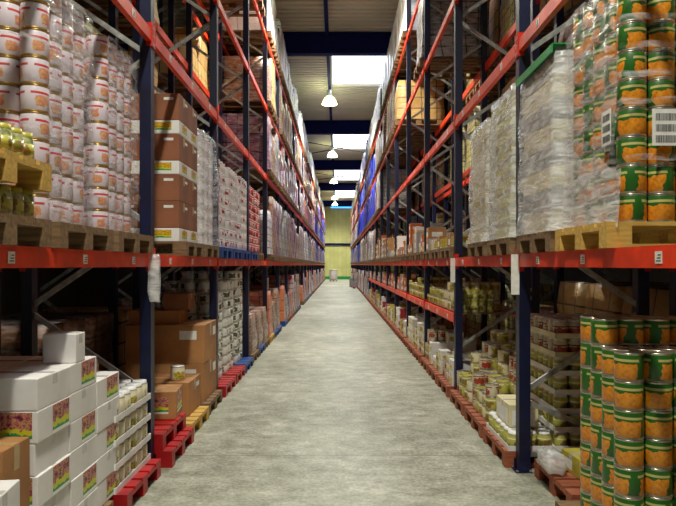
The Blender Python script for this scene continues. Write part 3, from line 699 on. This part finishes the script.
# === left, first level bay 1: brown cartons, then white tins; bay 2
P['brown_carton'] = carton_proto(0.39, 0.395, 0.27, 'card2', 'tape', ('paper', 0.6, 0.85, 0.75, 0.85))
P['printed_tray_carton'] = carton_proto(0.39, 0.395, 0.135, 'white', 'tapew', ('pic2', 0.3, 0.8, 0.2, 0.85))
z = pallet(-1, 1, 1, 1, 'wooden')
lay = [('printed_tray_carton', .137), ('brown_carton', .272), ('brown_carton', .272), ('printed_tray_carton', .137), ('brown_carton', .272), ('printed_tray_carton', .137), ('brown_carton', .2715)]
for n_, (kd, hh) in enumerate(lay):
    for i in range(3):
        for j in range(2):
            if j == 1 and i > 0: continue
            put(kd, P[kd][0], (-(W[-1] + 0.02 + 0.4 * (i + .5)), slot(1, 1) - 0.4 + 0.4 * (j + .5), z), 0,
                '%s, wrapped brown stack, %s layer, %s from the aisle%s' % ('plain brown carton' if kd == 'brown_carton' else 'low picture-printed carton', ORD[n_ + 1], ORD[i + 1], ', far side' if j else ''), 'carton', 'cartons of the wrapped brown stack')
    z += hh
z = pallet(-1, 1, 2, 1, 'wooden'); load('wrapped_load', tined_goods('L_wr', 'whitelid', 1.3, 5, 3, 8, 'film', 9, 0.04)[0], -1, 1, 2, 1, z, 'silvery film-wrapped white tins')
for i in (0, 1, 2):
    z = pallet(-1, 2, i, 1, 'blue')
    grid_stack('white_red_tin', 'white tin with red mark', -1, slot(2, i) - 0.37, W[-1] + (0.04, 0.02, 0.0)[i], z, 4, 5, 8, 0.194, 0.151, 'tin', 'blue-pallet stack, %s' % SL[i], 'white and red tins on the blue pallet, %s' % SL[i], faces='af', py=0.19)
for i in (0, 1):
    z = pallet(-1, 3, i, 1, 'blue' if i == 0 else 'wooden')
    grid_stack('red_white_tin', 'red and white tin', -1, slot(3, i) - 0.37, W[-1] + 0.02, z, 4, 5, 8, 0.194, 0.151, 'tin', 'fourth-bay stack, %s' % SL[i], 'red and white tins in the fourth bay, %s' % SL[i], py=0.19)

# === left ground bay 0: white boxes
P['white_box'] = carton_proto(0.36, 0.40, 0.168, 'white', 'tapew', ('pic', 0.42, 0.92, 0.04, 0.97))
P['plain_white_box'] = carton_proto(0.36, 0.40, 0.168, 'white', 'tapew')
P['top_box'] = carton_proto(0.2, 0.14, 0.175, 'white', 'tapew')
P['brown_box'] = carton_proto(0.4, 0.4, 0.2, 'card', 'tape')
pallet(-1, 0, 0, 0, 'wooden', dt=0.02); pallet(-1, 0, 1, 0, 'wooden', dt=0.0)
WB0 = 0.144; g = 'white cartons stacked on the near floor pallet'
for k in range(6):
    for j in range(3):
        y = 3.16 + 0.2 + 0.405 * j
        for i in range(3):
            if k == 5 and j == 2: continue
            if j > 0 and i > 0 and k < 5: continue
            pic = ((k + j) % 2 == 0) or (k == 4 and j == 0)
            kd = 'white_box' if pic else 'plain_white_box'
            if k == 5 and j == 0: kd = 'plain_white_box'
            put(kd, P[kd][0], (-(W[-1] - 0.02 + 0.365 * (i + .5)) + R.uniform(-.008, .008), y, WB0 + k * 0.1695), 0,
                'white carton%s, near floor stack, %s layer, %s column along, %s from aisle' % (' with food picture' if pic else '', ORD[k + 1], ORD[j + 1], ORD[i + 1]), 'carton', g)
def single(name, proto, loc, rz, label, cat, group=None): return build(proto, name, loc, rz, label, cat, group, 'thing')
single('white_carton', P['top_box'][0], (-1.67, 3.72, WB0 + 6 * 0.1695), 0.02, 'small plain white carton standing upright on the near white stack', 'carton')
lowc = carton_proto(0.44, 0.26, 0.36, 'card', 'tape')
single('brown_carton', lowc[0], (-1.81, 3.02, 0.144), 0, 'plain brown carton at the foot of the near white stack', 'carton')
single('brown_carton', lowc[0], (-1.81, 3.02, 0.505), 0, 'plain brown carton leaning height against the near white stack, upper one', 'carton')
lw = carton_proto(0.42, 0.34, 0.3, 'white', 'tapew')
single('white_carton', lw[0], (-1.68, 2.67, 0.144), 0.0, 'plain white carton at the very front corner, lower one', 'carton')
single('white_carton', lw[0], (-1.68, 2.67, 0.445), 0.12, 'plain white carton at the very front corner, slightly turned, upper one', 'carton')
# trays of food tins on red pallet
z = pallet(-1, 0, 2, 0, 'red', dt=-0.06)
P['tray_of_tins'] = tray_proto(0.4, 0.395, 0.165, 3, 3, 'L_sun', 'white')
for k in range(5):
    for j in range(2):
        for i in range(3):
            if k < 4 and i > 0 and j > 0: continue
            if k == 4 and (i == 0): continue
            put('tray_of_tins', P['tray_of_tins'][0], (-(W[-1] - 0.03 + 0.402 * (i + .5)), slot(0, 2) - 0.4 + 0.4 * (j + .5), z + k * 0.167), 0,
                'white tray of yellowish food tins, %s layer, %s from aisle, %s column along' % (ORD[k + 1], ORD[i + 1], ORD[j + 1]), 'tray of tins', 'trays of food tins on red pallet', P['tray_of_tins'][1])
# bay 1 ground: two empty red pallets, cartons on yellow pallet, big brown cartons
z = pallet(-1, 1, 0, 0, 'red', dt=-0.10, extra=' empty'); pallet(-1, 1, 0, 0, 'red', dz=0.144, dt=-0.02, extra=' empty, on top of another')
z = pallet(-1, 1, 1, 0, 'yellow wooden', dt=-0.06)
c1 = carton_proto(0.5, 0.38, 0.26, 'card', 'tape', ('pic', 0.15, 0.85, 0.2, 0.8))
single('printed_carton', c1[0], (-1.80, 5.95, 0.144 + 0.144), 0.1, 'brown carton with printed picture panel standing on the red pallets', 'carton')
c2 = carton_proto(0.56, 0.56, 0.36, 'card', 'tape', ('paper', 0.6, 0.85, 0.7, 0.84))
single('brown_carton', c2[0], (-1.86, 6.74, z), 0, 'brown carton with small white label on the yellow pallet', 'carton')
single('brown_carton', carton_proto(0.5, 0.5, 0.2, 'card', 'tape')[0], (-2.42, 6.74, z), 0, 'low brown carton at the rear of the yellow pallet', 'carton')
single('sunflower_tin', P['sunflower_tin'][0], (-1.74, 6.62, z + 0.361), 0.6, 'white tin with yellow and green picture standing on a brown carton', 'tin')
z = pallet(-1, 1, 2, 0, 'wooden', dt=-0.04)
big = carton_proto(0.92, 0.74, 0.45, 'card', 'tape', ('paper', 0.68, 0.9, 0.62, 0.85))
single('large_brown_carton', big[0], (-2.03, 7.52, z), 0, 'large brown carton at the bottom of the tall brown pair', 'carton')
single('large_brown_carton', big[0], (-2.03, 7.52, z + 0.451), 0.01, 'large brown carton with white label on top of the tall pair', 'carton')
single('brown_carton', carton_proto(0.6, 0.5, 0.16, 'card', 'tape')[0], (-2.2, 7.5, z + 0.903), 0.05, 'low brown carton lying on the large brown cartons', 'carton')
single('brown_carton', carton_proto(0.3, 0.4, 0.2, 'card2', 'tape')[0], (-1.95, 7.5, z + 1.064), 0.05, 'small dark brown carton topping the large carton pile', 'carton')
# bay 1 ground rear dark shapes seen behind: tin stack slot 2 farther
# bay 2 ground: white and green tins on red and blue pallets
for i, pc in ((0, 'red'), (1, 'red'), (2, 'blue')):
    z = pallet(-1, 2, i, 0, pc, dt=-0.05)
    grid_stack('white_green_tin', 'white and green tin', -1, slot(2, i) - 0.395, W[-1] + 0.05, z, 3, 4, [9, 10, 11][i], 0.24, 0.137, 'tin', 'floor stack, %s' % SL[i], 'white and green tins in the floor stack, ' + SL[i], faces='af', top=False)

# === right ground bay 1: picked-down trays, yellow tins
P['tray_red'] = tray_proto(0.4, 0.395, 0.16, 3, 3, 'L_red', 'cream')
P['tray_green'] = tray_proto(0.4, 0.395, 0.16, 3, 3, 'L_yg', 'white')
z = pallet(1, 1, 0, 0, 'reddish wooden', dt=-0.04)
for i in range(3):
    for j in range(2):
        top = 1 if i == 0 else 7
        for k in range(top):
            if i == 2 and j == 1 and k < 6: continue
            kd = 'tray_red' if (k in (5, 6)) else 'tray_green'
            put(kd, P[kd][0], (W[1] - 0.06 + 0.402 * (i + .5), slot(1, 0) - 0.4 + 0.4 * (j + .5), z + k * 0.162), 0,
                '%s tray of tins, part-picked stack, %s layer, %s from aisle, %s along' % ('red and cream' if kd == 'tray_red' else 'yellow-green', ORD[k + 1], ORD[i + 1], ORD[j + 1]), 'tray of tins', 'trays in the part-picked stack', P[kd][1])
yb = carton_proto(0.26, 0.44, 0.2, 'cream', 'tapew', ('paper', 0.1, 0.9, 0.1, 0.75))
single('cream_carton', yb[0], (W[1] + 0.12, slot(1, 0) - 0.02, z + 0.163), 0, 'low cream and white carton on tins beside the nearest right-hand upright', 'carton')
for i in (1, 2):
    z = pallet(1, 1, i, 0, 'reddish wooden', dt=-0.04)
    for j in range(5):
        for a in range(6):
            hh = [2, 3, 4, 5, 5, 5][a] + R.choice((-1, 0, 0, 1)); kd = R.choice(['yellow_tin', 'yellow_tin', 'cream_tin', 'red_tin'])
            nb = 2 if a == 0 else 0
            for k in range(hh):
                if k < nb and a > 0 and j > 0: continue
                if R.random() < 0.15: kd = R.choice(['yellow_tin', 'cream_tin', 'red_tin'])
                put(kd, P[kd][0], (W[1] - 0.02 + 0.144 * (a + .5), slot(1, i) - 0.38 + 0.153 * (j + .5), z + k * 0.1305), R.uniform(0, 6),
                    '%s, mixed tins pallet, %s, %s from aisle, %s along, %s up' % ({'yellow_tin': 'yellow-green tin', 'cream_tin': 'cream tin', 'red_tin': 'red tin'}[kd], SL[i], ORD[a + 1], ORD[j + 1], ORD[k + 1]), 'tin', 'mixed tins on the floor, second bay, ' + SL[i], P[kd][1])
# wrapped bag on the floor in bay 0 farther slot
def bag(name, sx, sy, sz, mat, seed):
    rr = random.Random(seed); bm = bmesh.new(); bmesh.ops.create_icosphere(bm, subdivisions=3, radius=1)
    for v in bm.verts:
        c = v.co.copy(); p = 0.6
        f = 1 + 0.1 * math.sin(5 * c.x + seed) * math.cos(4 * c.y) + 0.07 * math.sin(9 * c.z + 3 * c.x)
        c = Vector([math.copysign(abs(q) ** p, q) for q in c]); v.co = Vector((c.x * sx * f / 2, c.y * sy * f / 2, (max(-0.92, c.z * f) + 0.92) * sz / 1.92))
    mb = MB(); mb.bm(bm, mat, True); bm.free(); return mb.mesh(name)
z = pallet(1, 0, 2, 0, 'reddish wooden', dt=0.15)
o = link('film_bundle', bag('film_bundle', 0.16, 0.3, 0.17, M['filmd'], 2), None, (1.66, 4.75, 0.145)); tag(o, 'crumpled ball of clear film lying by the upright base', 'plastic film', None, 'thing')
single('yellow_carton', carton_proto(0.34, 0.3, 0.15, 'yelbox', 'tapew', ('paper', 0.4, 0.9, 0.2, 0.7))[0], (1.96, 4.72, 0.144), 0.1, 'low yellow and white carton on the pallet behind the front upright', 'carton')

# === right: bays 2.. low shelf, first level, ground: loose mixed goods
P['small_carton_white'] = carton_proto(0.26, 0.22, 0.17, 'white', 'tapew', ('pic2', 0.1, 0.9, 0.1, 0.6))
P['small_carton_tan'] = carton_proto(0.3, 0.26, 0.2, 'card', 'tape', ('paper', 0.2, 0.8, 0.2, 0.6))
P['small_carton_yellow'] = carton_proto(0.24, 0.2, 0.15, 'yelbox', 'tapew', ('pic2', 0.1, 0.9, 0.1, 0.9))
P['small_carton_orange'] = carton_proto(0.26, 0.22, 0.16, 'orbox', 'tapew', ('paper', 0.2, 0.8, 0.2, 0.6))
P['small_carton_red'] = carton_proto(0.26, 0.22, 0.18, 'darkred', 'tapew', ('paper', 0.2, 0.8, 0.3, 0.7))
P['small_carton_grey'] = carton_proto(0.28, 0.24, 0.2, 'greybox', 'tapew')
SZ = {'small_carton_white': (.265, .225, .171), 'small_carton_tan': (.305, .265, .201), 'small_carton_yellow': (.245, .205, .151), 'small_carton_orange': (.265, .225, .161), 'small_carton_red': (.265, .225, .181), 'small_carton_grey': (.285, .245, .201)}
CD = {'small_carton_white': 'small white carton', 'small_carton_tan': 'small tan carton', 'small_carton_yellow': 'small yellow carton', 'small_carton_orange': 'small orange carton', 'small_carton_red': 'small dark red carton', 'small_carton_grey': 'small grey carton',
      'yellow_tin': 'yellow and green tin', 'red_tin': 'red-labelled tin', 'cream_tin': 'cream-labelled tin', 'food_jar': 'yellow-lidded jar', 'white_food_jar': 'white-lidded jar'}
TSZ = {'yellow_tin': (.144, .1305), 'red_tin': (.144, .1305), 'cream_tin': (.144, .1305), 'food_jar': (.104, .151), 'white_food_jar': (.094, .121)}
def pile(s, b, i, t, z, kinds, hmax, depth=2, y_len=0.78, dt=0.0, cell=None):
    """random loose goods in cells along the aisle edge"""
    y = slot(b, i) - y_len / 2; n = 0
    while y < slot(b, i) + y_len / 2 - 0.2:
        kd = R.choice(kinds)
        if kd in SZ:
            dx, dy, hh = SZ[kd]; tt = W[s] + dt
            for d in range(depth):
                nz = max(1, int(R.uniform(0.35, 1.0) * hmax / hh))
                for k in range(nz):
                    if d == depth - 1 and k < nz - 2 and d > 0: continue
                    n += 1
                    put(kd, P[kd][0], (s * (tt + dx * (d + .5)), y + dy / 2, z + k * hh), R.choice((0, PI)), '%s, %s, %s cell, %s up, %s row in' % (CD[kd], where(s, b, i, t).replace(' row', '').replace(' bay', '').replace(' slot', ''), ORD[int((y - slot(b, i) + .5) / .13) + 1], ORD[k + 1], ORD[d + 1]), 'carton', 'loose cartons, ' + where(s, b, i, t), P[kd][1])
            y += dy
        else:
            px, hh = TSZ[kd]; nz = max(1, int(R.uniform(0.4, 1.0) * hmax / hh)); m = 2
            for k in range(nz):
                for j in range(m):
                    for d in range(2 * depth - 1):
                        if d > 0 and j > 0 and k < nz - 1: continue
                        put(kd, P[kd][0], (s * (W[s] + dt + px * (d + .5)), y + px * (j + .5), z + k * hh), R.uniform(0, 6), '%s, %s, %s cell, %s up, %s in' % (CD[kd], where(s, b, i, t).replace(' row', '').replace(' bay', '').replace(' slot', ''), ORD[int((y + px * j - slot(b, i) + .5) / .1) + 1], ORD[k + 1], ORD[d + 1]), 'jar' if 'jar' in kd else 'tin', 'loose tins and jars, ' + where(s, b, i, t), P[kd][1])
            y += px * m
for b in range(2, 10):
    for i in range(3):
        z = pallet(1, b, i, 0, 'reddish wooden', dt=-0.04)
        pile(1, b, i, 0, z, ['yellow_tin', 'red_tin', 'small_carton_white', 'cream_tin'] if b < 4 else ['small_carton_white', 'small_carton_tan', 'small_carton_grey', 'small_carton_red', 'small_carton_yellow'], 0.62, 2 if b < 6 else 1, dt=-0.02)
        z = LOW
        # low shelf deck board
        pile(1, b, i, 'low', LOW + 0.02, ['yellow_tin', 'yellow_tin', 'food_jar', 'cream_tin'] if b < 4 else ['small_carton_white', 'small_carton_orange', 'small_carton_red', 'small_carton_tan', 'small_carton_grey'], 0.42 if b < 4 else 0.5, 3 if b < 4 else 1, dt=0.03)
        z = pallet(1, b, i, 1, 'wooden')
        if (b, i) in ((2, 0), (2, 1)): pile(1, b, i, 1, z, ['small_carton_yellow', 'small_carton_tan'], 0.2, 2)
        elif b < 8: pile(1, b, i, 1, z, ['small_carton_white', 'small_carton_tan', 'small_carton_grey', 'small_carton_orange'], R.choice((0.25, 0.45, 0.7)) if b < 6 else 0.9, 2)
    mb = MB()
    y0 = Y0 + PITCH * b + 0.06; n = 18
    for q in range(n): mb.box(W[1] + 0.05, W[1] + 1.05, y0 + q * (PITCH - 0.12) / n, y0 + (q + 0.86) * (PITCH - 0.12) / n, LOW, LOW + 0.02, M['wood'])
    tag(link('shelf_deck', mb.mesh('shelf_deck')), 'slatted wooden deck of the low shelf, right row, %s bay' % ORD[b + 1], 'shelf', 'low shelf decks', 'thing')

# ------------------------------------------------------------------ far pallet loads
def far_load(mat, h, seed, kind=0):
    mb = bulged_box(M[mat], 1.18, 0.8, h, 0.008 if kind else 0.012, (4, 3, 5), 0.03, seed, 0.02)
    return (mb.mesh('goods'), [])
FL = {}
for nm, desc in (('g_white', 'white packed goods under film'), ('g_brown', 'brown cartons under film'), ('g_red', 'red and white packs under film'), ('g_blue', 'bright blue sheeted pallet load'), ('g_orange', 'orange cartons under film'),
                 ('g_tan', 'tan carton pallet load'), ('g_yellow', 'yellow packed goods under film'), ('g_purple', 'purple-brown packs under film'), ('g_white2', 'milky white wrapped pallet load'), ('g_grey', 'grey mixed goods under film')):
    FL[nm] = (desc, {h: far_load(nm, h, int(h * 10)) for h in (0.7, 1.0, 1.25, 1.4)})
KNL = {'g_white': 'wrapped_load', 'g_brown': 'carton_load', 'g_red': 'carton_load', 'g_blue': 'sheeted_load', 'g_orange': 'carton_load', 'g_tan': 'carton_load', 'g_yellow': 'wrapped_load', 'g_purple': 'carton_load', 'g_white2': 'wrapped_load', 'g_grey': 'wrapped_load'}
def fl(s, b, i, t, mat, h, col='wooden', z=None, dt=0.0):
    z = pallet(s, b, i, t, col, dt=-0.03) if z is None else z
    d, hs = FL[mat]; load(KNL[mat], hs[h], s, b, i, t, z, d, dt, group=d)
H4 = (0.7, 1.0, 1.25, 1.4)
for s in (-1, 1):
    for b in range(0, NB):
        for i in range(3):
            if b >= 3 and not (s > 0 and b < 10):               # ground
                if b < 5: fl(s, b, i, 0, R.choice(['g_red', 'g_brown', 'g_orange']), R.choice((0.7, 1.0)), R.choice(['wooden', 'yellow wooden', 'blue']))
                elif R.random() < 0.9: fl(s, b, i, 0, R.choice(['g_red', 'g_brown', 'g_orange', 'g_grey', 'g_purple', 'g_white']), R.choice((0.7, 1.0, 1.25)), R.choice(['wooden', 'wooden', 'blue', 'red']))
            if (s < 0 and b >= 3) or (s > 0 and b >= 8):        # first level
                if not (s < 0 and b == 3) and R.random() < 0.95:
                    fl(s, b, i, 1, R.choice(['g_white', 'g_purple', 'g_grey', 'g_brown']) if b < 14 else R.choice(['g_blue', 'g_purple', 'g_grey']), R.choice((1.0, 1.25, 1.4)))
            # second level
            if s < 0 and b >= 4:
                m_ = R.choice(['g_grey', 'g_grey', 'g_purple', 'g_brown', 'g_red']) if b < 14 else R.choice(['g_blue', 'g_blue', 'g_grey'])
                if b in (9, 10): m_ = ['g_red', 'g_orange', 'g_orange'][i]
                if R.random() < 0.85: fl(s, b, i, 2, m_, R.choice((1.0, 1.25, 1.4)))
            if s > 0 and (b >= 7):
                m_ = 'g_blue' if 8 <= b <= 15 else R.choice(['g_grey', 'g_white', 'g_brown'])
                if R.random() < 0.9: fl(s, b, i, 2, m_, R.choice((1.25, 1.4)))
            # third level
            if b >= (4 if s < 0 else 2):
                m_ = R.choice(['g_brown', 'g_brown', 'g_grey', 'g_purple', 'g_tan'] if b < 8 else ['g_brown', 'g_grey', 'g_purple', 'g_orange'])
                if s > 0 and 8 <= b <= 15: m_ = 'g_blue'
                if s < 0 and b > 15: m_ = R.choice(['g_blue', 'g_purple'])
                if R.random() < (0.3 if b < 5 else 0.8): fl(s, b, i, 3, m_, R.choice((1.0, 1.25)))
            # top level
            if b >= 2:
                m_ = R.choice(['g_white2', 'g_white2', 'g_white']) if 4 <= b <= 12 else R.choice(['g_brown', 'g_grey', 'g_tan', 'g_white'])
                if s > 0 and 9 <= b <= 15: m_ = R.choice(['g_white2', 'g_blue'])
                if R.random() < (0.5 if b < 4 else 0.95): fl(s, b, i, 4, m_, R.choice((1.0, 1.25, 1.4)) if b > 3 else 1.25)
# rows behind: loads seen through the racks
RB = {'n': 0}
def rowb(s, b, i, t, mat, h):
    z = base_z(t, s); far, sim = PAL['wooden']; x = s * (W[s] + 1.32 + 0.57)
    wh = 'row behind %s row, %s bay, %s, %s' % (SIDE[s], ORD[b + 1], SL[i], TN[t])
    put('wooden_pallet', sim, (x, slot(b, i), z), 0, 'wooden pallet, ' + wh, 'pallet', 'wooden pallets in the rows behind', sim)
    d, hs = FL[mat]; put(KNL[mat], hs[h], (x, slot(b, i), z + 0.144), 0, d + ', ' + wh, 'pallet load', d)
for s in (-1, 1):
    for b in range(0, 8):
        for i in range(3):
            for t in (0, 1, 2, 3):
                forced = s > 0 and t == 0 and b <= 1
                if not forced and R.random() < (0.5 if s < 0 and t >= 2 else 0.3): continue
                if s < 0 and t == 0 and b < 2: mat, h = R.choice((('g_grey', 0.7), ('g_brown', 1.0)))
                else: mat, h = R.choice(('g_tan', 'g_tan', 'g_brown', 'g_yellow', 'g_brown')), R.choice((0.7, 1.0, 1.25))
                if forced: mat, h = ('g_tan', 1.4)
                rowb(s, b, i, t, mat, h)
# ------------------------------------------------------------------ small details
def hanging_tag(loc, w_, h_, label):
    mb = MB(); mb.box(-0.0015, 0.0015, -w_ / 2, w_ / 2, -h_, 0, M['paper']); o = link('paper_notice', mb.mesh('paper_notice'), None, loc); tag(o, label, 'notice', None, 'thing')
    mb = MB()
    for k in range(5): mb.box(-0.0022, -0.0015, -w_ * 0.35, w_ * (0.35 - 0.08 * (k % 3)), -h_ * (0.2 + 0.14 * k), -h_ * (0.17 + 0.14 * k), M['ink'])
    link('printing', mb.mesh('printing'), o)
def upface(loc_y, s, z, w_, h_, label):
    """tag on the camera-facing side of an upright"""
    mb = MB(); x = s * (W[s] - 0.035); mb.box(x - w_ / 2, x + w_ / 2, loc_y - 0.0555, loc_y - 0.0535, z, z + h_, M['paper']); o = link('paper_notice', mb.mesh('paper_notice')); tag(o, label, 'notice', None, 'thing')
upface(5.2, 1, 1.5, 0.07, 0.34, 'long white notice fixed to the nearest right-hand upright')
upface(8.0, 1, 1.52, 0.06, 0.32, 'long white notice fixed to the second right-hand upright')
single_bag = link('film_scrap', bag('film_scrap', 0.1, 0.08, 0.4, M['filmd'], 5), None, (-1.53, 5.08, 1.44)); tag(single_bag, 'scrap of clear film hanging from the beam at the nearest left upright', 'plastic film', None, 'thing')
mb = MB(); mb.bar((0, 0, 0), (0.0, 0.0, 0.26), 0.2, 0.004, M['paper']); o = link('paper_notice', mb.mesh('paper_notice'), None, (-1.56, 13.5, 1.2), 0.3); tag(o, 'small white notice hanging on the left rack beyond the white tins', 'notice', None, 'thing')
# end of aisle: white drum carton and a dark pallet truck
def pallet_truck(loc):
    root = link('pallet_truck', None, None, loc, 0.2); tag(root, 'grey hand pallet truck parked by the right racks near the end wall', 'pallet truck', None, 'thing')
    mb = MB(); mb.box(-0.27, -0.11, -1.1, 0, 0.08, 0.14, M['darkred']); link('fork', mb.mesh('fork'), root)
    mb = MB(); mb.box(0.11, 0.27, -1.1, 0, 0.08, 0.14, M['darkred']); link('fork', mb.mesh('fork'), root)
    mb = MB(); mb.cbox(-0.25, 0.25, 0, 0.18, 0.08, 0.55, M['greybox'], 0.02); link('body', mb.mesh('body'), root)
    mb = MB(); mb.tube([(0, 0.12, 0.5), (0, 0.4, 1.2)], 0.02, M['black']); mb.tube([(-0.15, 0.4, 1.2), (0.15, 0.4, 1.2)], 0.02, M['black']); link('handle', mb.mesh('handle'), root)
    for x in (-0.19, 0.19):
        mb = MB(); mb.tube([(x - 0.03, -0.95, 0.04), (x + 0.03, -0.95, 0.04)], 0.04, M['black'], 12); link('wheel', mb.mesh('wheel'), root)
    mb = MB(); mb.tube([(-0.06, 0.1, 0.09), (0.06, 0.1, 0.09)], 0.09, M['black'], 14); link('wheel', mb.mesh('wheel'), root)
pallet_truck((1.22, 46.0, 0))
single('grey_carton', carton_proto(0.5, 0.5, 0.7, 'greybox', 'tapew')[0], (1.2, 48.6, 0), 0.2, 'grey carton on the floor behind the pallet truck', 'carton')
mb = MB(); mb.lathe([(0.001, 0), (0.4, 0), (0.42, 0.1), (0.42, 1.0), (0.4, 1.1), (0.001, 1.1)], 24, M['white']); o = link('white_drum', mb.mesh('drum_body'), None, (-0.5, 66.0, 0.144)); tag(o, 'white drum standing on a pallet at the end of the aisle', 'drum', None, 'thing')
mb = MB(); mb.lathe([(0.425, 1.02), (0.435, 1.02), (0.435, 1.11), (0.001, 1.12)], 24, M['cream']); link('lid', mb.mesh('lid'), o)
build(PAL['wooden'][1], 'wooden_pallet', (-0.5, 66.0, 0), PI / 2, 'wooden pallet under the white drum at the end of the aisle', 'pallet', None, 'thing')

flush()
